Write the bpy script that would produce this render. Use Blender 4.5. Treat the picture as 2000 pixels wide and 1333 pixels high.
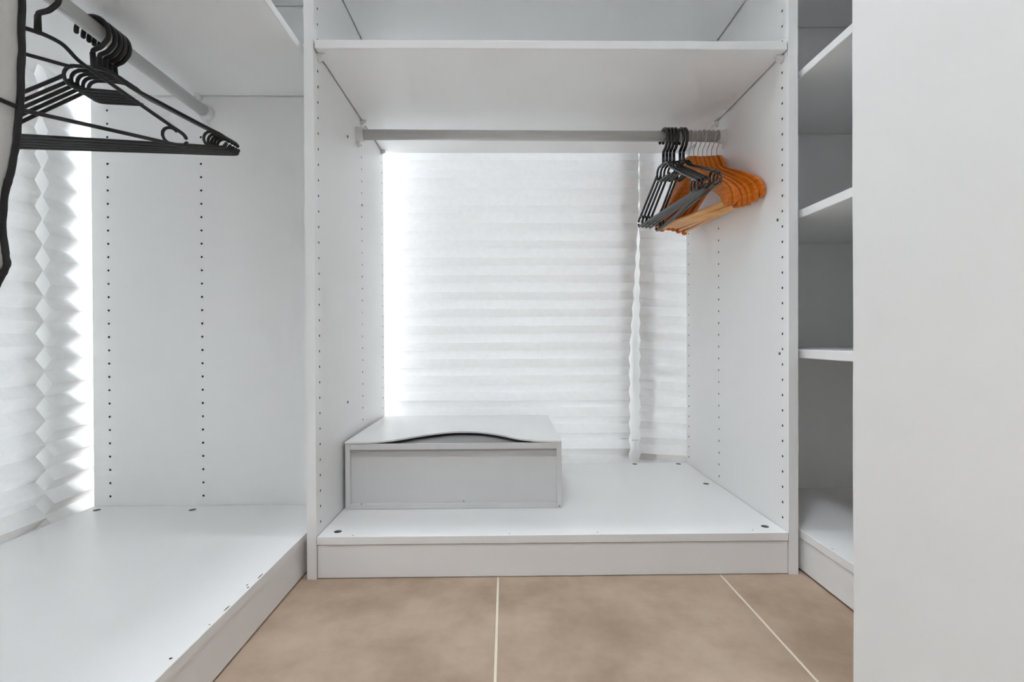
import bpy, bmesh, math, random
from mathutils import Vector, Matrix, noise

for o in list(bpy.data.objects):
    bpy.data.objects.remove(o)
scene = bpy.context.scene
COL = scene.collection
PI = math.pi

# ------------------------------------------------------------------ camera
CAM_H = 0.4865
cam_d = bpy.data.cameras.new('camera')
cam_d.sensor_fit = 'HORIZONTAL'
cam_d.sensor_width = 36.0
cam_d.lens = 36.0 * 983.03 / 2000.0
cam_d.clip_start = 0.02
cam_d.clip_end = 200
cam = bpy.data.objects.new('camera', cam_d)
COL.objects.link(cam)
yaw, pitch, roll = -0.0135, -0.0058, 0.0042
cam_rot = (Matrix.Rotation(yaw, 3, 'Z') @ Matrix.Rotation(pitch, 3, 'X')
           @ Matrix.Rotation(roll, 3, 'Y') @ Matrix.Rotation(PI / 2, 3, 'X'))
cam.matrix_world = Matrix.Translation((0, 0, CAM_H)) @ cam_rot.to_4x4()
scene.camera = cam

# ------------------------------------------------------------------ world, light, exposure
world = bpy.data.worlds.new('overcast_sky')
scene.world = world
world.use_nodes = True
bg = world.node_tree.nodes['Background']
bg.inputs['Color'].default_value = (0.905, 0.955, 1.0, 1)
bg.inputs['Strength'].default_value = 3.0

def area_light(name, loc, rot, sx, sy, power, color=(1, 1, 1)):
    d = bpy.data.lights.new(name, 'AREA')
    d.shape = 'RECTANGLE'
    d.size, d.size_y, d.energy, d.color = sx, sy, power, color
    o = bpy.data.objects.new(name, d)
    o.location, o.rotation_euler = loc, rot
    COL.objects.link(o)
    return o

# added fill light at the bedroom ceiling, no lamp known there, just outside the doorway behind the photographer
area_light('bedroom_fill_light', (-0.36, -0.10, 2.44), (0, 0, 0), 0.25, 0.25, 6, (0.88, 0.94, 1.0))
# unseen overhead fill, added to brighten the walk-in wardrobe
area_light('closet_fill_light', (0.16, 0.965, 2.44), (0, 0, 0), 0.60, 0.09, 2.2, (0.91, 0.96, 1.0))

vs = scene.view_settings
vs.view_transform = 'Standard'
vs.look = 'None'
vs.exposure = 1.98
vs.gamma = 1.0
vs.use_curve_mapping = False
scene.cycles.max_bounces = 10
scene.cycles.diffuse_bounces = 9
scene.cycles.transparent_max_bounces = 8
scene.cycles.use_denoising = True
scene.cycles.use_adaptive_sampling = True
scene.cycles.adaptive_threshold = 0.1
scene.cycles.adaptive_min_samples = 16

# ------------------------------------------------------------------ materials
def srgb(r, g, b):
    f = lambda c: (c / 255 / 12.92) if c / 255 <= 0.04045 else ((c / 255 + 0.055) / 1.055) ** 2.4
    return (f(r), f(g), f(b), 1)

def new_mat(name):
    m = bpy.data.materials.new(name)
    m.use_nodes = True
    nt = m.node_tree
    return m, nt, nt.nodes['Principled BSDF']

def N(nt, kind, **inp):
    n = nt.nodes.new(kind)
    for k, v in inp.items():
        n.inputs[k.replace('_', ' ')].default_value = v
    return n

def simple(name, color, rough=0.5, metal=0.0, var=0.03, scale=30, bump=0.0, bscale=200, stretch=(1, 1, 1), spec=0.5, detail=2.0):
    """plain colour with a faint procedural variation and fine relief"""
    m, nt, b = new_mat(name)
    b.inputs['Roughness'].default_value = rough
    b.inputs['Metallic'].default_value = metal
    b.inputs['Specular IOR Level'].default_value = spec
    tc = nt.nodes.new('ShaderNodeTexCoord')
    mp = nt.nodes.new('ShaderNodeMapping')
    mp.inputs['Scale'].default_value = stretch
    nt.links.new(tc.outputs['Object'], mp.inputs['Vector'])
    nz = N(nt, 'ShaderNodeTexNoise', Scale=scale, Detail=detail)
    nt.links.new(mp.outputs['Vector'], nz.inputs['Vector'])
    mix = nt.nodes.new('ShaderNodeMix')
    mix.data_type = 'RGBA'
    lo = [c * (1 - var) for c in color[:3]] + [1]
    hi = [min(1, c * (1 + var)) for c in color[:3]] + [1]
    mix.inputs[6].default_value = lo
    mix.inputs[7].default_value = hi
    nt.links.new(nz.outputs['Fac'], mix.inputs[0])
    nt.links.new(mix.outputs[2], b.inputs['Base Color'])
    if bump:
        nb = N(nt, 'ShaderNodeTexNoise', Scale=bscale, Detail=3.0)
        nt.links.new(mp.outputs['Vector'], nb.inputs['Vector'])
        bp = N(nt, 'ShaderNodeBump', Strength=bump, Distance=0.001)
        nt.links.new(nb.outputs['Fac'], bp.inputs['Height'])
        nt.links.new(bp.outputs['Normal'], b.inputs['Normal'])
    return m

M = {}
M['melamine'] = simple('white_melamine', (0.88, 0.88, 0.88, 1), 0.34, var=0.012, scale=8, detail=1.0)
M['chipboard_shade'] = simple('shade_dark_chipboard', (0.05, 0.045, 0.04, 1), 0.9, var=0.2, scale=300)  # near black: shade of peg holes and board gaps put into the colour
M['plastic_white'] = simple('white_plastic', (0.78, 0.78, 0.78, 1), 0.35, var=0.01)
M['rail_white'] = simple('white_lacquered_steel', (0.62, 0.62, 0.62, 1), 0.3, var=0.01)
M['screw'] = simple('dull_zinc', (0.13, 0.13, 0.13, 1), 0.45, metal=0.7, var=0.1)
M['slot'] = simple('dark_slot', (0.03, 0.03, 0.03, 1), 0.6)
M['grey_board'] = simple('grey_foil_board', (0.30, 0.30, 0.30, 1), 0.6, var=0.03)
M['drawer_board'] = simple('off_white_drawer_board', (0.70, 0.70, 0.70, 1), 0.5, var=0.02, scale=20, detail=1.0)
M['black_plastic'] = simple('black_plastic', (0.012, 0.012, 0.013, 1), 0.38, var=0.1)
M['black_gloss'] = simple('glossy_black_plastic', (0.012, 0.012, 0.014, 1), 0.18, var=0.1, spec=0.8)
M['wire'] = simple('nickel_wire', (0.45, 0.45, 0.45, 1), 0.3, metal=1.0)
M['piping'] = simple('black_webbing', (0.018, 0.018, 0.019, 1), 0.75, var=0.3, scale=200, bump=0.5, bscale=900)
M['frame_white'] = simple('white_window_frame', (0.8, 0.8, 0.8, 1), 0.35, var=0.01)
M['ceiling'] = simple('ceiling_paint', (0.87, 0.87, 0.87, 1), 0.9, var=0.01)

def wood_mat(name, c1, c2, axis_scale):
    m, nt, b = new_mat(name)
    b.inputs['Roughness'].default_value = 0.38
    tc = nt.nodes.new('ShaderNodeTexCoord')
    mp = nt.nodes.new('ShaderNodeMapping')
    mp.inputs['Scale'].default_value = axis_scale
    nt.links.new(tc.outputs['Object'], mp.inputs['Vector'])
    nz = N(nt, 'ShaderNodeTexNoise', Scale=9.0, Detail=5.0, Distortion=0.6)
    nt.links.new(mp.outputs['Vector'], nz.inputs['Vector'])
    cr = nt.nodes.new('ShaderNodeValToRGB')
    cr.color_ramp.elements[0].position, cr.color_ramp.elements[0].color = 0.3, c1
    cr.color_ramp.elements[1].position, cr.color_ramp.elements[1].color = 0.7, c2
    nt.links.new(nz.outputs['Fac'], cr.inputs['Fac'])
    nt.links.new(cr.outputs['Color'], b.inputs['Base Color'])
    return m
M['wood'] = wood_mat('orange_varnished_wood', srgb(186, 90, 8), srgb(228, 130, 26), (2, 10, 22))
M['wood_bar'] = wood_mat('pale_varnished_wood', srgb(226, 160, 88), srgb(246, 194, 126), (2, 16, 16))

def tile_mat():
    m, nt, b = new_mat('beige_stone_tile')
    tc = nt.nodes.new('ShaderNodeTexCoord')
    geo = nt.nodes.new('ShaderNodeNewGeometry')
    n1 = N(nt, 'ShaderNodeTexNoise', Scale=4.5, Detail=4.0, Roughness=0.62)
    n2 = N(nt, 'ShaderNodeTexNoise', Scale=140.0, Detail=3.0)
    nt.links.new(geo.outputs['Position'], n1.inputs['Vector'])
    nt.links.new(geo.outputs['Position'], n2.inputs['Vector'])
    cr = nt.nodes.new('ShaderNodeValToRGB')
    cr.color_ramp.elements[0].position, cr.color_ramp.elements[0].color = 0.33, srgb(155, 132, 112)
    cr.color_ramp.elements[1].position, cr.color_ramp.elements[1].color = 0.68, srgb(192, 171, 151)
    nt.links.new(n1.outputs['Fac'], cr.inputs['Fac'])
    mx = nt.nodes.new('ShaderNodeMix'); mx.data_type = 'RGBA'; mx.blend_type = 'OVERLAY'
    mx.inputs[0].default_value = 0.046
    nt.links.new(cr.outputs['Color'], mx.inputs[6])
    nt.links.new(n2.outputs['Fac'], mx.inputs[7])
    nt.links.new(mx.outputs[2], b.inputs['Base Color'])
    b.inputs['Roughness'].default_value = 0.55
    bp = N(nt, 'ShaderNodeBump', Strength=0.08, Distance=0.001)
    nt.links.new(n2.outputs['Fac'], bp.inputs['Height'])
    nt.links.new(bp.outputs['Normal'], b.inputs['Normal'])
    return m
M['tile'] = tile_mat()
M['grout'] = simple('pale_grout', srgb(232, 222, 206), 0.9, var=0.04, scale=80)

def plaster_mat():
    m, nt, b = new_mat('white_painted_plaster')
    b.inputs['Base Color'].default_value = (0.86, 0.86, 0.855, 1)
    b.inputs['Roughness'].default_value = 0.75
    geo = nt.nodes.new('ShaderNodeNewGeometry')
    n1 = N(nt, 'ShaderNodeTexNoise', Scale=14.0, Detail=3.0, Distortion=0.8)
    n2 = N(nt, 'ShaderNodeTexNoise', Scale=160.0, Detail=3.0)
    for n in (n1, n2):
        nt.links.new(geo.outputs['Position'], n.inputs['Vector'])
    ad = nt.nodes.new('ShaderNodeMath'); ad.operation = 'MULTIPLY_ADD'
    ad.inputs[1].default_value = 0.25
    nt.links.new(n2.outputs['Fac'], ad.inputs[0])
    nt.links.new(n1.outputs['Fac'], ad.inputs[2])
    bp = N(nt, 'ShaderNodeBump', Strength=0.22, Distance=0.003)
    n3 = N(nt, 'ShaderNodeTexNoise', Scale=5.0, Detail=2.0)
    nt.links.new(geo.outputs['Position'], n3.inputs['Vector'])
    rm = nt.nodes.new('ShaderNodeMapRange')
    rm.inputs['From Min'].default_value, rm.inputs['From Max'].default_value = 0.45, 0.62
    nt.links.new(n3.outputs['Fac'], rm.inputs['Value'])
    ml = nt.nodes.new('ShaderNodeMath'); ml.operation = 'MULTIPLY'
    nt.links.new(ad.outputs[0], ml.inputs[0])
    nt.links.new(rm.outputs['Result'], ml.inputs[1])
    nt.links.new(ml.outputs[0], bp.inputs['Height'])
    nt.links.new(bp.outputs['Normal'], b.inputs['Normal'])
    return m
M['plaster'] = plaster_mat()

def blind_mat():
    m, nt, b = new_mat('translucent_pleated_paper')
    nt.nodes.remove(b)
    out = nt.nodes['Material Output']
    geo = nt.nodes.new('ShaderNodeNewGeometry')
    nz = N(nt, 'ShaderNodeTexNoise', Scale=60.0, Detail=3.0, Roughness=0.65)
    nt.links.new(geo.outputs['Position'], nz.inputs['Vector'])
    cr = nt.nodes.new('ShaderNodeValToRGB')
    cr.color_ramp.elements[0].position, cr.color_ramp.elements[0].color = 0.3, (0.86, 0.86, 0.86, 1)
    cr.color_ramp.elements[1].position, cr.color_ramp.elements[1].color = 0.7, (0.90, 0.90, 0.90, 1)
    nt.links.new(nz.outputs['Fac'], cr.inputs['Fac'])
    d = nt.nodes.new('ShaderNodeBsdfDiffuse')
    t = nt.nodes.new('ShaderNodeBsdfTranslucent')
    for n in (d, t):
        nt.links.new(cr.outputs['Color'], n.inputs['Color'])
    mx = nt.nodes.new('ShaderNodeMixShader')
    mx.inputs[0].default_value = 0.046
    nt.links.new(d.outputs[0], mx.inputs[1])
    nt.links.new(t.outputs[0], mx.inputs[2])
    nt.links.new(mx.outputs[0], out.inputs['Surface'])
    return m
M['blind'] = blind_mat()

def glass_mat():
    m, nt, b = new_mat('window_glass')
    nt.nodes.remove(b)
    out = nt.nodes['Material Output']
    t = nt.nodes.new('ShaderNodeBsdfTransparent')
    t.inputs['Color'].default_value = (0.95, 0.96, 0.96, 1)
    g = nt.nodes.new('ShaderNodeBsdfGlossy')
    g.inputs['Roughness'].default_value = 0.02
    mx = nt.nodes.new('ShaderNodeMixShader')
    mx.inputs[0].default_value = 0.06
    nt.links.new(t.outputs[0], mx.inputs[1])
    nt.links.new(g.outputs[0], mx.inputs[2])
    nt.links.new(mx.outputs[0], out.inputs['Surface'])
    return m
M['glass'] = glass_mat()

def fabric_mat():
    m, nt, b = new_mat('pale_crinkled_fabric')
    b.inputs['Base Color'].default_value = (0.70, 0.70, 0.69, 1)
    b.inputs['Roughness'].default_value = 0.85
    tc = nt.nodes.new('ShaderNodeTexCoord')
    v = N(nt, 'ShaderNodeTexVoronoi', Scale=90.0)
    nz = N(nt, 'ShaderNodeTexNoise', Scale=70.0, Detail=4.0)
    nt.links.new(tc.outputs['Object'], v.inputs['Vector'])
    nt.links.new(tc.outputs['Object'], nz.inputs['Vector'])
    ad = nt.nodes.new('ShaderNodeMath'); ad.operation = 'ADD'
    nt.links.new(v.outputs['Distance'], ad.inputs[0])
    nt.links.new(nz.outputs['Fac'], ad.inputs[1])
    bp = N(nt, 'ShaderNodeBump', Strength=0.5, Distance=0.002)
    nt.links.new(ad.outputs[0], bp.inputs['Height'])
    nt.links.new(bp.outputs['Normal'], b.inputs['Normal'])
    return m
M['fabric'] = fabric_mat()

# ------------------------------------------------------------------ helpers
def obj(name, bm, mat, parent=None, smooth=False):
    me = bpy.data.meshes.new(name)
    bmesh.ops.recalc_face_normals(bm, faces=bm.faces) if not smooth == 'keep' else None
    bm.to_mesh(me)
    bm.free()
    for m in (mat if isinstance(mat, (list, tuple)) else [mat]):
        me.materials.append(M[m])
    if smooth is True:
        for p in me.polygons:
            p.use_smooth = True
    o = bpy.data.objects.new(name, me)
    COL.objects.link(o)
    o.parent = parent
    return o

def empty(name, loc, label, cat, group=None, rz=0.0):
    o = bpy.data.objects.new(name, None)
    o.empty_display_size = 0.05
    COL.objects.link(o)
    o.location = loc
    o.rotation_euler = (0, 0, rz)
    tag(o, label, cat, group)
    return o

def tag(o, label, cat, group=None):
    o['label'] = label
    o['category'] = cat
    if group:
        o['group'] = group
    return o

def structure(o, label, cat):
    o['kind'] = 'structure'
    o['label'] = label
    o['category'] = cat
    return o

def add_box(bm, x0, x1, y0, y1, z0, z1, bev=0.0):
    vs_ = [bm.verts.new((x, y, z)) for x in (x0, x1) for y in (y0, y1) for z in (z0, z1)]
    idx = [(0, 1, 3, 2), (4, 6, 7, 5), (0, 4, 5, 1), (2, 3, 7, 6), (0, 2, 6, 4), (1, 5, 7, 3)]
    fs = [bm.faces.new([vs_[i] for i in f]) for f in idx]
    if bev:
        es = list({e for f in fs for e in f.edges})
        bmesh.ops.bevel(bm, geom=es, offset=bev, segments=1, profile=0.5, affect='EDGES')
    return fs

def box(name, x0, x1, y0, y1, z0, z1, mat, parent=None, bev=0.0007, org=None):
    """box in world coordinates; parent origin given by org"""
    bm = bmesh.new()
    ox, oy, oz = org or (0, 0, 0)
    add_box(bm, x0 - ox, x1 - ox, y0 - oy, y1 - oy, z0 - oz, z1 - oz, bev)
    return obj(name, bm, mat, parent)

def board(name, x0, x1, y0, y1, z0, z1, ends, parent, org, bev=0.0007):
    """melamine board whose two cut ends ('x' or 'y') take painted gap shade over chipboard"""
    bm = bmesh.new()
    ox, oy, oz = org
    add_box(bm, x0 - ox, x1 - ox, y0 - oy, y1 - oy, z0 - oz, z1 - oz, bev)
    bm.normal_update()
    k = 'xy'.index(ends)
    for f in bm.faces:
        if abs(f.normal[k]) > 0.9:
            f.material_index = 1
    return obj(name, bm, ['melamine', 'chipboard_shade'], parent)

def catmull(pts, n=6, closed=False):
    P = [Vector(p) for p in pts]
    out = []
    L = len(P)
    rng = range(L) if closed else range(L - 1)
    for i in rng:
        p0 = P[(i - 1) % L] if closed or i > 0 else P[0] * 2 - P[1]
        p1, p2 = P[i], P[(i + 1) % L]
        p3 = P[(i + 2) % L] if closed or i + 2 < L else P[-1] * 2 - P[-2]
        for k in range(n):
            t = k / n
            out.append(0.5 * ((2 * p1) + (p2 - p0) * t + (2 * p0 - 5 * p1 + 4 * p2 - p3) * t * t
                              + (3 * p1 - p0 - 3 * p2 + p3) * t ** 3))
    if not closed:
        out.append(P[-1])
    return out

def tube(bm, pts, r, seg=8, closed=False, flat=1.0, cap=True):
    P = [Vector(p) for p in pts]
    L = len(P)
    rings = []
    prev_n = None
    for i in range(L):
        if closed:
            t = P[(i + 1) % L] - P[(i - 1) % L]
        else:
            t = P[min(i + 1, L - 1)] - P[max(i - 1, 0)]
        t.normalize()
        if prev_n is None:
            a = Vector((0, 1, 0)) if abs(t.y) < 0.9 else Vector((1, 0, 0))
            n = (a - t * a.dot(t)).normalized()
        else:
            n = (prev_n - t * prev_n.dot(t)).normalized()
        prev_n = n
        b = t.cross(n)
        rr = r(i / max(1, L - 1)) if callable(r) else r
        rings.append([bm.verts.new(P[i] + (n * math.cos(2 * PI * k / seg) * flat + b * math.sin(2 * PI * k / seg)) * rr)
                      for k in range(seg)])
    cnt = L if closed else L - 1
    for i in range(cnt):
        A, B = rings[i], rings[(i + 1) % L]
        for k in range(seg):
            bm.faces.new((A[k], A[(k + 1) % seg], B[(k + 1) % seg], B[k]))
    if cap and not closed:
        for ring, s in ((rings[0], -1), (rings[-1], 1)):
            bm.faces.new(ring if s > 0 else ring[::-1])

def ball(bm, c, r, seg=8):
    bmesh.ops.create_uvsphere(bm, u_segments=seg, v_segments=max(4, seg // 2), radius=r,
                              matrix=Matrix.Translation(c))

def cyl(bm, a, b, r0, r1=None, seg=16):
    r1 = r0 if r1 is None else r1
    a, b = Vector(a), Vector(b)
    d = b - a
    q = d.to_track_quat('Z', 'Y').to_matrix().to_4x4()
    bmesh.ops.create_cone(bm, cap_ends=True, segments=seg, radius1=r0, radius2=r1, depth=d.length,
                          matrix=Matrix.Translation((a + b) / 2) @ q)

def extrude_outline(bm, pts2, y0, y1, bev=0.0):
    """closed outline in the x-z plane given thickness along y"""
    A = [bm.verts.new((x, y0, z)) for x, z in pts2]
    B = [bm.verts.new((x, y1, z)) for x, z in pts2]
    fa = bm.faces.new(A)
    fb = bm.faces.new(B[::-1])
    n = len(A)
    for i in range(n):
        bm.faces.new((A[i], B[i], B[(i + 1) % n], A[(i + 1) % n]))
    if bev:
        es = list(fa.edges) + list(fb.edges)
        bmesh.ops.bevel(bm, geom=es, offset=bev, segments=2, profile=0.5, affect='EDGES')

def copy_tree(root):
    c = root.copy()
    COL.objects.link(c)
    for ch in root.children:
        d = ch.copy()
        COL.objects.link(d)
        d.parent = c
        for g in ch.children:
            e = g.copy()
            COL.objects.link(e)
            e.parent = d
    return c

# panel with real drilled peg holes on one face
def drilled_panel(name, axis, face, back, u0, u1, z0, z1, cols, holes, parent, org):
    """axis 'x' or 'y': the panel's normal axis. face = coordinate of the drilled face, back = the other face.
    u runs along the remaining horizontal axis. cols: u of the hole columns, holes: z of the holes."""
    bm = bmesh.new()
    ox, oy, oz = org
    sgn = 1 if face > back else -1
    depth = 0.011

    def V(u, z, n):
        return bm.verts.new(((n - ox, u - oy, z - oz) if axis == 'x' else (u - ox, n - oy, z - oz)))

    def quad(ua, ub, za, zb, n):
        return bm.faces.new((V(ua, za, n), V(ub, za, n), V(ub, zb, n), V(ua, zb, n)))
    # plain sides
    quad(u0, u1, z0, z1, back)
    for u in (u0, u1):
        bm.faces.new((V(u, z0, face), V(u, z1, face), V(u, z1, back), V(u, z0, back)))
    for z in (z0, z1):
        bm.faces.new((V(u0, z, face), V(u1, z, face), V(u1, z, back), V(u0, z, back)))
    hw, hh, r = 0.006, 0.008, 0.0027
    last = u0
    raw = []
    for c in sorted(cols):
        quad(last, c - hw, z0, z1, face)
        zl = z0
        for h in holes:
            quad(c - hw, c + hw, zl, h - hh, face)
            zl = h + hh
            cor = [V(c - hw, h - hh, face), V(c + hw, h - hh, face), V(c + hw, h + hh, face), V(c - hw, h + hh, face)]
            ang = [-135 + 45 * k for k in range(8)]
            ring = [V(c + r * math.cos(math.radians(a)), h + r * math.sin(math.radians(a)), face) for a in ang]
            inner = [V(c + r * math.cos(math.radians(a)), h + r * math.sin(math.radians(a)), face - sgn * depth) for a in ang]
            for k in range(4):
                i0, i1, i2 = 2 * k, 2 * k + 1, (2 * k + 2) % 8
                bm.faces.new((cor[k], cor[(k + 1) % 4], ring[i2], ring[i1], ring[i0]))
            for k in range(8):
                raw.append(bm.faces.new((ring[k], ring[(k + 1) % 8], inner[(k + 1) % 8], inner[k])))
            raw.append(bm.faces.new(inner))
        quad(c - hw, c + hw, zl, z1, face)
        last = c + hw
    quad(last, u1, z0, z1, face)
    for f in raw:
        f.material_index = 1  # hole walls take the painted shade colour
    return obj(name, bm, ['melamine', 'chipboard_shade'], parent, smooth='keep')

HOLES = [0.109 + 0.032 * k for k in range(40)]

# ------------------------------------------------------------------ key measures (metres)
D = 1.0194                      # front plane of the wardrobe that faces the camera
T = 0.0191
X0, X1 = -0.4021, 0.5979
XI0, XI1 = X0 + T, X1 - T
YB = D + 0.579
ZD, ZDB = 0.0859, 0.0695        # deck top / underside
ZS, ZSB = 1.0884, 1.0714        # fixed shelf
ZU = 1.289                      # underside of the next shelf up
HTOP = 2.36
XL, YL = -0.4121, 1.2232        # left wardrobe: front plane, inner face of far side panel
XLB = XL - 0.579
XR, YR = 0.6078, 1.314          # right wardrobe
XRB = XR + 0.58

# ------------------------------------------------------------------ setting
bm = bmesh.new()
add_box(bm, -1.5, 1.7, -3.2, 2.0, -0.10, -0.0015)
floor = obj('floor', bm, 'grout')
structure(floor, 'floor of large beige stone tiles with pale grout lines', 'floor')
G1, G2 = -0.0165, 0.4395
TW, TL, GAP = G2 - G1, 0.915, 0.0042
tile_me = None
for i in range(-3, 3):
    for j in range(-3, 2):
        if tile_me is None:
            bmt = bmesh.new()
            add_box(bmt, GAP / 2, TW - GAP / 2, GAP / 2, TL - GAP / 2, -0.009, 0.0, 0.0009)
            t = obj('tile', bmt, 'tile', floor)
            tile_me = t.data
        else:
            t = bpy.data.objects.new('tile', tile_me)
            COL.objects.link(t)
            t.parent = floor
        t.location = (G1 + i * TW, 0.50 + j * TL, 0)

WBY, WLX = 1.70, -1.11           # inner faces of the two outer walls
ZC = 2.45
ZW0, ZW1 = 0.03, 2.20            # window heights
# wall with the windows behind the middle wardrobe
bm = bmesh.new()
WIN_X = (-1.06, 0.395, 0.435, 0.80)
add_box(bm, WLX - 0.2, 1.45, WBY, WBY + 0.2, 0, ZW0)
add_box(bm, WLX - 0.2, 1.45, WBY, WBY + 0.2, ZW1, ZC)
add_box(bm, 0.80, 1.45, WBY, WBY + 0.2, ZW0, ZW1)
add_box(bm, WLX - 0.2, -0.64, WBY, WBY + 0.2, ZW0, ZW1)
add_box(bm, 0.380, 0.500, WBY - 0.0225, WBY + 0.06, ZW0, ZW1)      # pier added between the two lights to shade the blind gap
o = obj('wall_back', bm, 'plaster')
structure(o, 'white wall with windows behind the middle wardrobe', 'wall')
# wall with the windows behind the left wardrobe
bm = bmesh.new()
add_box(bm, WLX - 0.2, WLX, -0.2, WBY, 0, ZW0)
add_box(bm, WLX - 0.2, WLX, -0.2, WBY, ZW1, ZC)
add_box(bm, WLX - 0.2, WLX, -0.2, 0.25, ZW0, ZW1)
add_box(bm, WLX - 0.2, WLX, 1.405, WBY, ZW0, ZW1)
add_box(bm, WLX - 0.06, WLX + 0.066, 1.085, 1.255, ZW0, ZW1)       # added pier, keeps daylight off the gap between the blinds
o = obj('wall_left', bm, 'plaster')
structure(o, 'white wall with windows behind the left wardrobe', 'wall')
o = box('wall_right', 1.25, 1.45, 0.16, WBY, 0, ZC, 'plaster', bev=0)
structure(o, 'white wall behind the narrow right wardrobe', 'wall')

# wall in the right foreground: the plastered reveal of the doorway (its arris leans very slightly)
bm = bmesh.new()
WX, WY1 = 0.300, 0.4325
prof = [(0.0, -0.10), (0.05, 0.0), (0.0, 0.0)]
rows = []
nz_ = 40
for k in range(nz_ + 1):
    z = ZC * k / nz_
    lean = 0.0013 * (0.6 - z)
    w = 0.0006 * noise.noise((3.1, 0, z * 9)) + 0.0004 * noise.noise((8, 2, z * 30))
    x = WX + lean + w
    rows.append([bm.verts.new(p) for p in ((1.25, WY1, z), (x + 0.003, WY1, z), (x + 0.0008, WY1 - 0.0008, z), (x, WY1 - 0.003, z),
                                           (x, 0.16, z), (1.25, 0.16, z))])
for k in range(nz_):
    for i in range(6):
        bm.faces.new((rows[k][i], rows[k][(i + 1) % 6], rows[k + 1][(i + 1) % 6], rows[k + 1][i]))
bm.faces.new(rows[0]); bm.faces.new(rows[-1][::-1])
o = obj('wall_front', bm, 'plaster')
structure(o, 'white plastered wall edge filling the right foreground', 'wall')
# rest of that wall: left of the doorway and above it
bm = bmesh.new()
add_box(bm, WLX, -0.45, 0.08, 0.225, 0, ZC)
add_box(bm, -0.45, 0.30, 0.16, 0.40, 2.06, ZC)
o = obj('wall_doorway', bm, 'plaster')
structure(o, 'white wall around the doorway beside the left wardrobe', 'wall')
# bedroom behind the photographer
bm = bmesh.new()
add_box(bm, -1.5, 1.7, -3.2, -3.0, 0, ZC)
add_box(bm, -1.5, -1.3, -3.0, 0.08, 0, ZC)
add_box(bm, 1.5, 1.7, -3.0, 0.16, 0, ZC)
o = obj('wall_bedroom', bm, 'plaster')
structure(o, 'white bedroom walls behind the doorway', 'wall')
o = box('ceiling', -1.5, 1.7, -3.2, 1.95, ZC, ZC + 0.12, 'ceiling', bev=0)
structure(o, 'flat white ceiling', 'ceiling')

# windows: frames and panes
def window(name, n_axis, n0, spans, z0, z1, label):
    """spans: list of (a,b) panes along the wall; n0 inner coordinate of the frame"""
    bm = bmesh.new()
    fw, ft = 0.045, 0.05
    def b(a0, a1, c0, c1, depth=ft):
        if n_axis == 'y':
            add_box(bm, a0, a1, n0, n0 + depth, c0, c1, 0.002)
        else:
            add_box(bm, n0 - depth, n0, a0, a1, c0, c1, 0.002)
    lo, hi = min(s[0] for s in spans), max(s[1] for s in spans)
    b(lo, hi, z0, z0 + fw); b(lo, hi, z1 - fw, z1)
    edges = []
    for i, (a, c) in enumerate(spans):
        if i == 0:
            b(a, a + fw, z0 + fw, z1 - fw)
        if i + 1 < len(spans):
            nx = spans[i + 1][0]
            b(c - 0.03, nx + 0.03, z0 + fw, z1 - fw)
        else:
            b(c - fw, c, z0 + fw, z1 - fw)
    w = obj(name, bm, 'frame_white')
    structure(w, label, 'window')
    for a, c in spans:
        bm = bmesh.new()
        if n_axis == 'y':
            add_box(bm, a + 0.02, c - 0.02, n0 + 0.02, n0 + 0.026, z0 + 0.03, z1 - 0.03)
        else:
            add_box(bm, n0 - 0.026, n0 - 0.02, a + 0.02, c - 0.02, z0 + 0.03, z1 - 0.03)
        obj('pane', bm, 'glass', w)
    return w
window('window_1', 'y', WBY + 0.01, [(-0.64, 0.41), (0.47, 0.80)], ZW0, ZW1, 'white framed window glowing behind the pleated blinds of the middle wardrobe')
window('window_2', 'x', WLX - 0.01, [(0.25, 1.20), (1.26, 1.405)], ZW0, ZW1, 'white framed window glowing behind the pleated blinds of the left wardrobe')

# ------------------------------------------------------------------ middle wardrobe
ORG_M = ((X0 + X1) / 2, D, 0)
wm = empty('wardrobe', ORG_M, 'wide open white wardrobe facing the camera, holding wooden hangers and a drawer', 'wardrobe')
COLS_M = [1.0432, 1.3570, 1.580]
drilled_panel('side_panel', 'x', XI0, X0, D, YB, 0, HTOP, COLS_M, HOLES, wm, ORG_M)
drilled_panel('side_panel', 'x', XI1, X1, D, YB, 0, HTOP, COLS_M, HOLES, wm, ORG_M)
deck = board('bottom_panel', XI0 + 0.0010, XI1 - 0.0010, D, YB, ZDB, ZD, 'x', wm, ORG_M)
box('plinth', XI0 + 0.001, XI1 - 0.001, D + 0.003, D + 0.019, 0.001, ZDB - 0.0022, 'melamine', wm, org=ORG_M)
shelf_m = board('shelf', XI0 + 0.0024, XI1 - 0.0024, D + 0.0005, YB - 0.004, ZSB, ZS, 'x', wm, ORG_M, 0.001)
shelf_m2 = board('shelf', XI0 + 0.0024, XI1 - 0.0024, D + 0.0005, YB - 0.004, ZU, ZU + 0.017, 'x', wm, ORG_M, 0.001)
box('top_panel', XI0 + 0.0006, XI1 - 0.0006, D, YB, HTOP - T, HTOP, 'melamine', wm, org=ORG_M)

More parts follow.
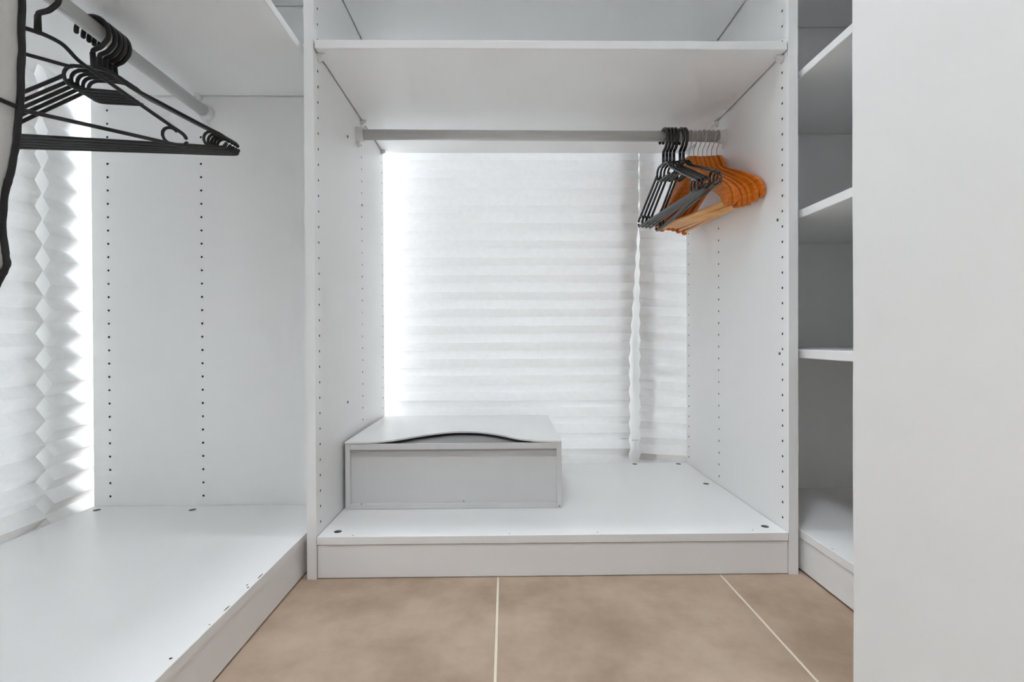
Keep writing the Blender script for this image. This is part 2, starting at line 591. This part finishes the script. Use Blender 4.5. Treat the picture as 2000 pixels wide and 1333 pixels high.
cam_me = None
def cam_lock(x, y, z, parent, org, rz):
    """flush cam fitting: a dark ring with a slotted zinc disc"""
    bm = bmesh.new()
    cyl(bm, (0, 0, -0.004), (0, 0, 0.0003), 0.0076, seg=20)
    o = obj('cam_lock', bm, 'slot', parent)
    bm = bmesh.new()
    cyl(bm, (0, 0, 0.0003), (0, 0, 0.0007), 0.0058, seg=18)
    add_box(bm, -0.0045, 0.0045, -0.0007, 0.0007, 0.0007, 0.0010)
    d = obj('cam_disc', bm, 'screw', o)
    o.location = (x - org[0], y - org[1], z - org[2])
    o.rotation_euler = (0, 0, rz)
    return o
for i, (x, y) in enumerate(((-0.349, 1.0477), (0.5472, 1.054), (0.5473, 1.3661), (0.5465, 1.583), (0.4085, 1.586))):
    cam_lock(x, y, ZD, deck, ORG_M, 0.7 * i)

def mark(name, x, y, z, r, parent, org, long=1.0, rz=0.0, mat='chipboard_shade'):
    """small chip / nail hole in the edge of a panel"""
    bm = bmesh.new()
    cyl(bm, (0, 0, -0.003), (0, 0, 0.0002), r, seg=8)
    for v in bm.verts:
        v.co.y *= long
    o = obj(name, bm, mat, parent)
    o.location = (x - org[0], y - org[1], z - org[2])
    o.rotation_euler = (0, 0, rz)
    return o
for x, y in ((-0.3115, 1.0262), (0.007, 1.0272), (0.1879, 1.030), (0.5116, 1.0352)):
    mark('nail_hole', x, y, ZD, 0.0013, deck, ORG_M)

def shelf_support(x, y, z, axis_dir, parent, org):
    """white plastic shelf pin: flange on the side panel plus a cup under the shelf"""
    bm = bmesh.new()
    dx, dy = axis_dir
    n = Vector((dx, dy, 0))
    s = Vector((-dy, dx, 0))
    def corner(a, b, c):
        return tuple(n * a + s * b + Vector((0, 0, c)))
    # wedge-shaped cup
    pts = [corner(0.0, -0.007, -0.001), corner(0.0, 0.007, -0.001), corner(0.015, 0.006, -0.001), corner(0.015, -0.006, -0.001),
           corner(0.0, -0.006, -0.013), corner(0.0, 0.006, -0.013), corner(0.008, 0.005, -0.010), corner(0.008, -0.005, -0.010)]
    v = [bm.verts.new(p) for p in pts]
    for f in ((0, 1, 2, 3), (4, 7, 6, 5), (0, 4, 5, 1), (1, 5, 6, 2), (2, 6, 7, 3), (3, 7, 4, 0)):
        bm.faces.new([v[i] for i in f])
    cyl(bm, n * 0.0002 + Vector((0, 0, -0.007)), n * 0.003 + Vector((0, 0, -0.007)), 0.008, 0.007, 12)
    cyl(bm, n * 0.006 + Vector((0, 0, -0.009)), n * 0.013 + Vector((0, 0, -0.005)), 0.0042, 0.003, 10)
    o = obj('shelf_support', bm, 'plastic_white', parent)
    o.location = (x - org[0], y - org[1], z - org[2])
    return o
for y in (1.0440, 1.3600, 1.5700):
    shelf_support(XI0, y, ZSB, (1, 0), shelf_m, ORG_M)
    shelf_support(XI1, y, ZSB, (-1, 0), shelf_m, ORG_M)

def screw(x, y, z, n, parent, org, r=0.0036):
    bm = bmesh.new()
    n = Vector(n)
    cyl(bm, n * -0.001, n * 0.0012, r, r * 0.8, 12)
    t = Vector((0, 0, 1))
    o = obj('screw', bm, 'screw', parent)
    o.location = (x - org[0], y - org[1], z - org[2])
    return o
screw(XI0, 1.2386, 0.9811, (1, 0, 0), wm, ORG_M)
screw(XI0, 1.2261, 0.3326, (1, 0, 0), wm, ORG_M)
screw(XI1, 1.0607, 0.7347, (-1, 0, 0), wm, ORG_M)
screw(XI1, 1.0533, 0.4515, (-1, 0, 0), wm, ORG_M)

def clothes_rail(a, b, parent, org, r=0.0132):
    a, b, org = Vector(a), Vector(b), Vector(org)
    d = (b - a).normalized()
    bm = bmesh.new()
    cyl(bm, a - org + d * 0.002, b - org - d * 0.002, r, seg=32)
    rail = obj('clothes_rail', bm, 'rail_white', parent, smooth=False)
    for p in rail.data.polygons:
        p.use_smooth = len(p.vertices) == 4
    for e, s in ((a, d), (b, -d)):
        bm = bmesh.new()
        up = Vector((0, 0, 1))
        e0 = e - org
        cyl(bm, e0 + s * 0.0003, e0 + s * 0.004, 0.0195, 0.0185, 28)      # wall flange
        cyl(bm, e0 + s * 0.004, e0 + s * 0.018, 0.0178, 0.0166, 28)       # cup around the rail
        cyl(bm, e0 + s * 0.0005 - up * 0.027, e0 + s * 0.007 - up * 0.025, 0.0065, 0.005, 12)   # pin boss below
        cyl(bm, e0 + s * 0.003 - up * 0.012, e0 + s * 0.004 - up * 0.026, 0.006, 0.0055, 10)
        obj('rail_bracket', bm, 'plastic_white', rail)
    return rail
RY, RZ = 1.3175, 1.0175
rail_m = clothes_rail((XI0, RY, RZ), (XI1, RY, RZ - 0.004), wm, ORG_M)

# ------------------------------------------------------------------ left wardrobe
ORG_L = (XL, (0.245 + YL) / 2, 0)
wl = empty('wardrobe', ORG_L, 'open white wardrobe on the left holding only black hangers and a pale garment', 'wardrobe')
COLS_L = [-0.4365, -0.7300, -0.9525]
drilled_panel('side_panel', 'y', YL, YL + T, XLB, XL, 0, HTOP, COLS_L, HOLES, wl, ORG_L)
drilled_panel('side_panel', 'y', 0.264, 0.245, XLB, XL, 0, HTOP, COLS_L, HOLES, wl, ORG_L)
deck_l = board('bottom_panel', XLB, XL, 0.2650, YL - 0.0010, ZDB, ZD, 'y', wl, ORG_L)
box('plinth', XL - 0.019, XL - 0.003, 0.265, YL - 0.001, 0.0025, ZDB - 0.0015, 'melamine', wl, org=ORG_L)
shelf_l = board('shelf', XLB + 0.004, XL - 0.0005, 0.2665, YL - 0.0025, ZSB, ZS, 'y', wl, ORG_L, 0.001)
board('shelf', XLB + 0.004, XL - 0.0005, 0.2665, YL - 0.0025, ZU - 0.002, ZU + 0.015, 'y', wl, ORG_L, 0.001)
box('top_panel', XLB, XL, 0.2646, YL - 0.0006, HTOP - T, HTOP, 'melamine', wl, org=ORG_L)
for i, (x, y) in enumerate(((-0.9618, 1.1941), (-0.7361, 1.1900))):
    cam_lock(x, y, ZD, deck_l, ORG_L, 0.5 + i)
for x, y, r, lg, rz in ((-0.4215, 0.6351, 0.0020, 1.0, 0), (-0.4165, 0.7094, 0.0010, 1, 0), (-0.4160, 0.7522, 0.0009, 9, 0),
                        (-0.4165, 0.8152, 0.0010, 3, 0), (-0.4220, 0.823, 0.0012, 1.5, 0), (-0.4155, 0.8536, 0.0009, 11, 0)):
    mark('edge_chip', x, y, ZD, r, deck_l, ORG_L, lg, rz)
for x in (-0.7323, -0.955):
    shelf_support(x, YL, ZSB, (0, -1), shelf_l, ORG_L)
LRX, LRZ = -0.7150, 1.0300
rail_l = clothes_rail((LRX, YL, LRZ), (LRX, 0.264, LRZ), wl, ORG_L)

# ------------------------------------------------------------------ right wardrobe
ORG_R = (XR, (0.584 + YR) / 2, 0)
wr = empty('wardrobe', ORG_R, 'shaded white shelf unit glimpsed between the middle wardrobe and the foreground wall', 'wardrobe')
box('side_panel', XR, XRB, YR, YR + T, 0, HTOP, 'melamine', wr, org=ORG_R)
box('side_panel', XR, XRB, 0.584, 0.584 + T, 0, HTOP, 'melamine', wr, org=ORG_R)
ya, yb = 0.584 + T + 0.0006, YR - 0.0006
box('back_panel', XRB - 0.004, XRB, ya, yb, ZD, HTOP - T, 'melamine', wr, org=ORG_R)
deck_r = board('bottom_panel', XR, XRB - 0.004, ya, yb, ZDB + 0.0015, ZD + 0.0015, 'y', wr, ORG_R)
box('plinth', XR + 0.003, XR + 0.019, ya, yb, 0.004, ZDB, 'melamine', wr, org=ORG_R)
for z0, z1 in ((0.4427, 0.4603), (0.7314, 0.7486), (1.0188, 1.0350), (1.2973, 1.3143), (1.65, 1.667), (2.0, 2.017)):
    board('shelf', XR + 0.0005, XRB - 0.006, ya + 0.002, yb - 0.002, z0, z1, 'y', wr, ORG_R, 0.001)
box('top_panel', XR, XRB - 0.004, ya, yb, HTOP - T, HTOP, 'melamine', wr, org=ORG_R)
mark('nail_hole', 0.6125, 0.935, ZD + 0.0015, 0.0012, deck_r, ORG_R)

# ------------------------------------------------------------------ pleated paper blinds
def blind(name, axis, n0, a0, a1, ztop, zbot, phase, label, seed, sag=0.0, lo_f=None, hi_f=None):
    """axis 'y': sheet hangs in a plane of constant y (n0) along x; 'x': plane of constant x along y.
    pleats: folds alternate towards and away from the room; they open up towards the top."""
    if axis == 'y':
        org = Vector(((a0 + a1) / 2, n0, zbot))
    else:
        org = Vector((n0, (a0 + a1) / 2, zbot))
    root = empty(name, org, label, 'blind', 'pleated paper blinds')
    rnd = random.Random(seed)
    zs = []
    z = ztop
    while z > zbot + 0.012:
        zs.append(z)
        h = max(0.0, min(1.0, (1.25 - z) / 1.1))
        z -= 0.0300 - 0.0035 * h
    zs.append(zbot)
    cols = 22
    bm = bmesh.new()
    grid = []
    for k, z in enumerate(zs):
        h = max(0.0, min(1.0, (1.25 - z) / 1.1))
        amp = 0.0040 + 0.0088 * h
        row = []
        j1, j2 = rnd.uniform(-1, 1), rnd.uniform(-1, 1)
        for c in range(cols + 1):
            t = c / cols
            lo = lo_f(z) if lo_f else a0
            hi = hi_f(z) if hi_f else a1
            a = lo + (hi - lo) * t
            off = amp * (1 if (k + phase) % 2 else -1) * (1 + 0.05 * noise.noise((a * 4, k * 0.37, seed)))
            off += 0.0025 * noise.noise((a * 2.2, z * 1.3, seed + 5.5))
            zz = z + h * (0.0016 * j1 * (t - 0.5) * 2 + 0.0010 * noise.noise((a * 3, k * 1.7, seed * 3)) + sag * (t - 0.5))
            if axis == 'y':
                p = Vector((a, n0 - off, zz))
            else:
                p = Vector((n0 + off, a, zz))
            row.append(bm.verts.new(p - org))
        grid.append(row)
    for k in range(len(grid) - 1):
        for c in range(cols):
            bm.faces.new((grid[k][c], grid[k][c + 1], grid[k + 1][c + 1], grid[k + 1][c]))
    obj('pleated_sheet', bm, 'blind', root, smooth='keep')
    bm = bmesh.new()
    if axis == 'y':
        add_box(bm, a0 - org.x, a1 - org.x, -0.016, 0.016, ztop - zbot, ztop - zbot + 0.02, 0.002)
    else:
        add_box(bm, -0.016, 0.016, a0 - org.y, a1 - org.y, ztop - zbot, ztop - zbot + 0.02, 0.002)
    obj('head_rail', bm, 'plastic_white', root)
    return root
BY, BX = 1.662, -1.026
def edge1(z):
    return 0.4115 if z < 0.42 else min(0.4440, 0.4115 + (z - 0.42) * 0.066)
b1 = blind('pleated_blind', 'y', BY, -0.405, 0.444, 2.12, 0.045, 0, 'wide pleated white paper blind behind the grey drawer in the middle wardrobe', 3, hi_f=edge1)
b2 = blind('pleated_blind', 'y', BY + 0.003, 0.4465, 0.76, 2.12, 0.045, 1, 'narrow pleated white paper blind at the back beside the wooden hangers', 8, sag=-0.02)
b3 = blind('pleated_blind', 'x', BX, 1.142, 1.279, 2.12, 0.03, 0, 'short pleated white blind glowing at the far back corner of the left wardrobe', 12, sag=0.004)
b4 = blind('pleated_blind', 'x', BX, 0.30, 1.122, 2.12, 0.03, 1, 'pleated white paper blind along the back of the left wardrobe nearest the camera', 21)

# white plastic cord clip at the foot of the narrow blind
bm = bmesh.new()
add_box(bm, -0.011, 0.011, -0.004, 0.004, -0.0016, 0.0016, 0.0008)
cyl(bm, (0, 0.001, 0), (0, 0.001, -0.030), 0.0012, seg=8)
o = obj('cord_clip', bm, 'plastic_white', b2)
o.location = Vector((0.4265, 1.646, 0.1485)) - b2.location

# ------------------------------------------------------------------ loose drawer lying in the middle wardrobe
BX0, BX1, BY0, BY1, BZ0, BZ1 = -0.3760, 0.1316, 1.1815, 1.5760, ZD + 0.0005, 0.2450
ORG_D = ((BX0 + BX1) / 2, (BY0 + BY1) / 2, BZ0)
dr = empty('drawer', ORG_D, 'upturned grey-white drawer with a wavy cut top, lying in the middle wardrobe', 'drawer')
RT = 0.0115
box('side_board', BX0, BX0 + RT, BY0, BY1, BZ0, BZ1 - 0.0045, 'drawer_board', dr, 0.0006, ORG_D)
box('side_board', BX1 - RT, BX1, BY0, BY1, BZ0, BZ1 - 0.0045, 'drawer_board', dr, 0.0006, ORG_D)
box('rear_board', BX0 + RT + 0.0002, BX1 - RT - 0.0002, BY0, BY1, BZ0, BZ0 + RT, 'drawer_board', dr, 0.0006, ORG_D)
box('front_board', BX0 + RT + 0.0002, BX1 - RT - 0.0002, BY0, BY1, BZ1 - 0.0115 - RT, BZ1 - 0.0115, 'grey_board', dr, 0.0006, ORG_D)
box('base_panel', BX0 + RT, BX1 - RT, BY0 + 0.010, BY0 + 0.014, BZ0 + RT, BZ1 - 0.0045 - RT, 'drawer_board', dr, 0.0, ORG_D)
# rim strip in front of the grey board
box('rim_strip', BX0 + RT, BX1 - RT, BY0 - 0.0006, BY0 + 0.004, BZ1 - 0.0075 - RT, BZ1 - 0.0052, 'drawer_board', dr, 0.0005, ORG_D)
# drawer face with the wave-cut grip edge, thin and lying on top
wave = [(BX0, BY0 - 0.002), (-0.318, BY0 + 0.000), (-0.270, BY0 + 0.020), (-0.220, BY0 + 0.066), (-0.170, BY0 + 0.106), (-0.122, BY0 + 0.124),
        (-0.066, BY0 + 0.116), (-0.015, BY0 + 0.078), (0.026, BY0 + 0.034), (0.064, BY0 + 0.008), (0.098, BY0), (BX1, BY0 - 0.001)]
cv = catmull([(x, y, 0) for x, y in wave], 5)
bm = bmesh.new()
top = [bm.verts.new((p.x - ORG_D[0], p.y - ORG_D[1], BZ1 - ORG_D[2])) for p in cv]
bot = [bm.verts.new((p.x - ORG_D[0], p.y - ORG_D[1], BZ1 - 0.0040 - ORG_D[2])) for p in cv]
tb = [bm.verts.new((p.x - ORG_D[0], BY1 - ORG_D[1], BZ1 - ORG_D[2])) for p in cv]
bb = [bm.verts.new((p.x - ORG_D[0], BY1 - ORG_D[1], BZ1 - 0.0040 - ORG_D[2])) for p in cv]
for i in range(len(cv) - 1):
    bm.faces.new((top[i], top[i + 1], tb[i + 1], tb[i]))
    bm.faces.new((bot[i], bb[i], bb[i + 1], bot[i + 1]))
    bm.faces.new((bot[i], bot[i + 1], top[i + 1], top[i]))
    bm.faces.new((tb[i], tb[i + 1], bb[i + 1], bb[i]))
for i in (0, len(cv) - 1):
    bm.faces.new((top[i], tb[i], bb[i], bot[i]))
o = obj('drawer_face', bm, 'melamine', dr)
o['label'] = 'smooth white drawer face with a wave cut into its edge'
for x, z in ((-0.352, 0.226), (-0.338, 0.099), (-0.10, 0.1005), (0.1255, 0.0905)):
    bm = bmesh.new()
    cyl(bm, (0, 0.0002, 0), (0, -0.0004, 0), 0.0014, seg=8)
    s = obj('staple_hole', bm, 'screw', dr)
    s.location = (x - ORG_D[0], (BY0 + 0.010 if 0.1 < z and x < 0.12 else BY0) - 0.0003 - ORG_D[1], z - ORG_D[2])

# ------------------------------------------------------------------ hangers
# local frame: origin on the rail axis, x along the shoulders, z up, y along the rail
NECK = -0.070
def black_hanger(mat, collar, name='plastic_hanger'):
    root = bpy.data.objects.new(name, None)
    root.empty_display_size = 0.05
    COL.objects.link(root)
    # swivel hook
    bm = bmesh.new()
    cz, R_, r = -0.0085, 0.0260, 0.0039
    pts = []
    for a in range(178, -40, -13):
        pts.append((R_ * math.cos(math.radians(a)), 0, cz + R_ * 1.04 * math.sin(math.radians(a))))
    pts += [(0.0125, 0, cz - 0.0245), (0.0045, 0, cz - 0.0285), (-0.0010, 0, cz - 0.0315), (-0.0025, 0, cz - 0.038)]
    P = catmull(pts, 3)
    tube(bm, P, r, 10)
    ball(bm, P[0], r * 1.03, 10)
    cyl(bm, (-0.0025, 0, cz - 0.036), (-0.0025, 0, NECK - 0.001), collar * 0.9, collar, 14)
    obj('hook', bm, mat, root, smooth=True)
    # shoulder arm with the strap notch, running on to the free right-hand tip
    bm = bmesh.new()
    arm = [(-0.034, -0.0005), (-0.018, 0.0004), (0.0, 0.0), (0.014, -0.0025), (0.026, -0.0070), (0.034, -0.0140), (0.042, -0.0225), (0.051, -0.0290),
           (0.064, -0.0360), (0.095, -0.0530), (0.135, -0.0750), (0.170, -0.0938), (0.183, -0.1003), (0.1890, -0.1045), (0.1920, -0.1090)]
    P = catmull([(x, 0, NECK + z) for x, z in arm], 4)
    tube(bm, P, 0.0032, 9)
    ball(bm, P[0], 0.0030, 9); ball(bm, P[-1], 0.0034, 9)
    # the other arm leaves the rounded end of the strap loop
    arm = [(-0.0450, -0.0175), (-0.060, -0.0270), (-0.095, -0.0480), (-0.135, -0.0720), (-0.170, -0.0935), (-0.183, -0.1003), (-0.1890, -0.1045), (-0.1920, -0.1090)]
    P = catmull([(x, 0, NECK + z) for x, z in arm], 4)
    tube(bm, P, 0.0032, 9)
    ball(bm, P[-1], 0.0034, 9)
    obj('shoulder_arm', bm, mat, root, smooth=True)
    # strap bar: rounded loop on one side, free upturned tip on the other
    bm = bmesh.new()
    lp = [(-0.032, -0.0005), (-0.040, -0.0045), (-0.0450, -0.0130), (-0.0445, -0.0240), (-0.039, -0.0330), (-0.030, -0.0375), (-0.018, -0.0387),
          (0.010, -0.0387), (0.026, -0.0387), (0.033, -0.0385), (0.0365, -0.0380)]
    P = catmull([(x, 0, NECK + z) for x, z in lp], 4)
    tube(bm, P, 0.0030, 8)
    ball(bm, P[-1], 0.0029, 8)
    obj('strap_bar', bm, mat, root, smooth=True)
    # trouser bar with upturned ends, and the round eyes joining it to the shoulders
    zb = NECK - 0.1250
    bm = bmesh.new()
    bar = [(-0.1930, 0, zb + 0.0075), (-0.1895, 0, zb + 0.0028), (-0.182, 0, zb), (-0.1, 0, zb), (0, 0, zb), (0.1, 0, zb),
           (0.182, 0, zb), (0.1895, 0, zb + 0.0028), (0.1930, 0, zb + 0.0075)]
    P = catmull(bar, 4)
    tube(bm, P, 0.0032, 9)
    ball(bm, P[0], 0.0031, 9); ball(bm, P[-1], 0.0031, 9)
    obj('trouser_bar', bm, mat, root, smooth=True)
    for s in (-1, 1):
        bm = bmesh.new()
        ec, er = NECK - 0.1110, 0.0125
        eye = [(s * (0.1690 + er * math.cos(math.radians(a))), 0, ec + 1.12 * er * math.sin(math.radians(a))) for a in range(40, 291, 25)]
        tube(bm, eye, 0.0027, 8)
        obj('end_eye', bm, mat, root, smooth=True)
    return root

def turn_hook(root, deg):
    """the hook swivels: turn it about the neck against the body"""
    for ch in root.children:
        if ch.name.startswith('hook'):
            ch.rotation_euler = (0, 0, math.radians(deg))

def wooden_hanger():
    root = bpy.data.objects.new('wooden_hanger', None)
    root.empty_display_size = 0.05
    COL.objects.link(root)
    n0 = -0.052               # top of the wooden neck
    bm = bmesh.new()
    cz, R_, r = -0.0055, 0.0205, 0.0011
    pts = [(R_ * math.cos(math.radians(a)), 0, cz + R_ * math.sin(math.radians(a))) for a in range(178, -40, -14)]
    pts += [(0.009, 0, cz - 0.0215), (0.0025, 0, cz - 0.0265), (0, 0, cz - 0.033), (0, 0, n0 - 0.01)]
    tube(bm, catmull(pts, 3), r, 8)
    ball(bm, pts[0], r * 1.15, 8)
    obj('wire_hook', bm, 'wire', root, smooth=True)
    topl = [(0.0, 0.0), (0.013, -0.0012), (0.022, -0.007), (0.031, -0.021), (0.042, -0.0365), (0.060, -0.049), (0.095, -0.0655),
            (0.135, -0.0845), (0.170, -0.1025), (0.196, -0.1200), (0.210, -0.1360), (0.2150, -0.1500), (0.2140, -0.1600)]
    botl = [(0.2080, -0.1650), (0.1960, -0.1640), (0.1880, -0.1500), (0.1720, -0.1360), (0.140, -0.1180), (0.100, -0.0985), (0.065, -0.0835), (0.035, -0.0720), (0.0, -0.0640)]
    t = catmull([(x, 0, z) for x, z in topl], 3)
    b = catmull([(x, 0, z) for x, z in botl], 3)
    half = [(p.x, p.z) for p in t] + [(p.x, p.z) for p in b]
    out = [(x, n0 + z) for x, z in half] + [(-x, n0 + z) for x, z in half[::-1] if x > 1e-6]
    bm = bmesh.new()
    extrude_outline(bm, out, -0.0050, 0.0050, 0.0020)
    bmesh.ops.triangulate(bm, faces=[f for f in bm.faces if len(f.verts) > 4])
    obj('shoulder', bm, 'wood', root)
    bm = bmesh.new()
    cyl(bm, (-0.1935, 0, n0 - 0.1560), (0.1935, 0, n0 - 0.1560), 0.0047, seg=14)
    o = obj('trouser_bar', bm, 'wood_bar', root)
    for p in o.data.polygons:
        p.use_smooth = len(p.vertices) == 4
    return root

def place(root, loc, rz, label, group, cat='hanger', rx=0.0, ry=0.0):
    root.location = loc
    root.rotation_euler = (rx, ry, rz)
    tag(root, label, cat, group)

R2 = math.radians
# -- left wardrobe: shoulders lie along x, rail along y
hb = black_hanger('black_plastic', 0.0050)
left_group = 'black hangers in the left wardrobe'
left_spec = [
    (0.8870, 19.5, 'black plastic hanger in the left wardrobe, front one of the tight cluster on the rail'),
    (0.9015, 18.7, 'black plastic hanger in the left wardrobe, second from the front of the tight cluster'),
    (0.9135, 17.7, 'black plastic hanger in the left wardrobe, third from the front of the tight cluster'),
    (0.9247, 16.5, 'black plastic hanger in the left wardrobe, fourth from the front of the tight cluster'),
    (0.9362, 15.4, 'black plastic hanger in the left wardrobe, rearmost of the tight cluster'),
]
for i, (y, a, lab) in enumerate(left_spec):
    h = hb if i == 0 else copy_tree(hb)
    place(h, (LRX, y, LRZ), R2(a), lab, left_group, ry=R2(-3.5))
    turn_hook(h, -a * 0.7)
hn = copy_tree(hb)
place(hn, (LRX, 0.788, LRZ), R2(43.5), 'lone black plastic hanger in front of the tight cluster, turned with its arm crossing them', left_group)
turn_hook(hn, -30)

# -- middle wardrobe: shoulders along y (rotated a quarter turn), rail along x
hc = black_hanger('black_gloss', 0.0041)
mid_group = 'glossy black hangers in the middle wardrobe'
mid_spec = [
    (0.4180, 4.6, 0.0, 'glossy black plastic hanger, leftmost on the middle rail'),
    (0.4268, 4.3, -0.5, 'glossy black plastic hanger, second from the left on the middle rail'),
    (0.4356, 3.9, -1.0, 'glossy black plastic hanger, third from the left on the middle rail'),
    (0.4450, 3.4, -1.5, 'glossy black plastic hanger, fourth from the left on the middle rail, before the small gap'),
    (0.4600, 3.0, -5.0, 'glossy black plastic hanger, first after the small gap on the middle rail'),
    (0.4695, 3.0, -4.0, 'glossy black plastic hanger next to the first wooden hanger'),
]
for i, (x, a, tl, lab) in enumerate(mid_spec):
    h = hc if i == 0 else copy_tree(hc)
    place(h, (x, RY, RZ - 0.0035), R2(-90 + a), lab, mid_group, ry=R2(tl))
hw = wooden_hanger()
wood_group = 'wooden hangers in the middle wardrobe'
wood_spec = [
    (0.4860, 4.9, 4.0, 'orange wooden hanger touching the black hangers, leftmost of the wooden ones'),
    (0.4980, 4.6, 3.6, 'orange wooden hanger, second of the wooden ones from the black hangers'),
    (0.5098, 4.9, 5.2, 'orange wooden hanger, third of the wooden ones from the black hangers'),
    (0.5215, 4.6, 4.6, 'orange wooden hanger, middle one of the seven wooden hangers'),
    (0.5330, 4.4, 3.8, 'orange wooden hanger, third from the right-hand side panel'),
    (0.5445, 4.1, 2.0, 'orange wooden hanger, second from the right-hand side panel'),
    (0.5575, 3.6, 0.0, 'orange wooden hanger, rightmost, closest to the side panel'),
]
for i, (x, a, tl, lab) in enumerate(wood_spec):
    h = hw if i == 0 else copy_tree(hw)
    place(h, (x, RY, RZ - 0.0035), R2(-90 + a), lab, wood_group, ry=R2(tl))

# ------------------------------------------------------------------ pale garment with black piping, nearest on the left rail
GY = 0.560
gorg = Vector((LRX, GY, 0.45))
gar = empty('garment_bag', gorg, 'pale crinkled garment bag edged with thick black piping, cut by the left frame edge', 'garment bag')
right = [(-0.560, 0.982), (-0.538, 0.945), (-0.5300, 0.91), (-0.5278, 0.8823), (-0.5273, 0.8589), (-0.5275, 0.8309), (-0.5278, 0.803), (-0.5286, 0.7751), (-0.53, 0.7471),
         (-0.5331, 0.7191), (-0.536, 0.6968), (-0.5401, 0.6744), (-0.5441, 0.6604), (-0.5476, 0.6464), (-0.5498, 0.6239), (-0.5502, 0.6071),
         (-0.5487, 0.5903), (-0.5472, 0.5791), (-0.5459, 0.5707), (-0.5484, 0.5645), (-0.5541, 0.5538), (-0.5586, 0.5443), (-0.5687, 0.5286), (-0.60, 0.50), (-0.64, 0.480)]
left = [(-0.80, 0.480), (-0.85, 0.52), (-0.87, 0.60), (-0.88, 0.75), (-0.885, 0.90), (-0.87, 0.965), (-0.80, 0.990), (-0.70, 1.003), (-0.62, 1.000)]
outl = catmull([(x, GY, z) for x, z in right + left], 3, closed=True)
bm = bmesh.new()
cx, czc = -0.715, 0.75
rings = []
n = len(outl)
for side in (-1, 1):
    rr = [[bm.verts.new(p - gorg) for p in outl]] if side == -1 else [rings[0][0]]
    for f, dpt in ((0.93, 0.010), (0.8, 0.016), (0.55, 0.022), (0.25, 0.025)):
        ring = []
        for p in outl:
            q = Vector((cx + (p.x - cx) * f, GY, czc + (p.z - czc) * f))
            wob = 0.004 * noise.noise((q.x * 14, q.z * 9, side * 3.0))
            ring.append(bm.verts.new(Vector((q.x, GY + side * (dpt + wob), q.z)) - gorg))
        rr.append(ring)
    c = bm.verts.new(Vector((cx, GY + side * 0.026, czc)) - gorg)
    for a, b in zip(rr, rr[1:]):
        for i in range(n):
            bm.faces.new((a[i], a[(i + 1) % n], b[(i + 1) % n], b[i]))
    for i in range(n):
        bm.faces.new((rr[-1][i], rr[-1][(i + 1) % n], c))
    rings.append(rr)
obj('fabric_body', bm, 'fabric', gar, smooth=True)
bm = bmesh.new()
pip = [Vector((p.x, p.y + 0.0012 * noise.noise((p.z * 40, p.x * 20, 1)), p.z)) - gorg for p in outl]
tube(bm, pip, lambda t: 0.0033 + 0.0006 * noise.noise((t * 60, 0, 0)), 10, closed=True)
obj('edge_piping', bm, 'piping', gar, smooth=True)
bm = bmesh.new()
tube(bm, catmull([(x - gorg.x, y - gorg.y, z - gorg.z) for x, y, z in ((-0.5310, GY - 0.003, 0.7412), (-0.5360, GY - 0.0095, 0.7428), (-0.5420, GY - 0.0125, 0.7450), (-0.556, GY - 0.0160, 0.7470), (-0.60, GY - 0.0215, 0.7480))], 4), 0.0024, 8)
obj('seam_piping', bm, 'piping', gar, smooth=True)
bm = bmesh.new()
add_box(bm, -0.575 - gorg.x, -0.5480 - gorg.x, GY - 0.016 - gorg.y, GY - 0.006 - gorg.y, 0.5665 - gorg.z, 0.5815 - gorg.z, 0.002)
M['tab'] = simple('cream_tab', srgb(226, 214, 180), 0.6)
obj('zip_tab', bm, 'tab', gar)

# wire hook of the garment bag, over the rail
bm = bmesh.new()
pts = [(0.0205 * math.cos(math.radians(a)), 0, LRZ - 0.0045 + 0.0205 * math.sin(math.radians(a))) for a in range(178, -40, -14)]
pts += [(0.008, 0, LRZ - 0.0265), (0.002, 0, LRZ - 0.0300), (0, 0, LRZ - 0.036), (0, 0, 0.975)]
tube(bm, catmull([(x, 0, z - gorg.z) for x, _, z in pts], 3), 0.0016, 8)
obj('hook', bm, 'wire', gar, smooth=True)
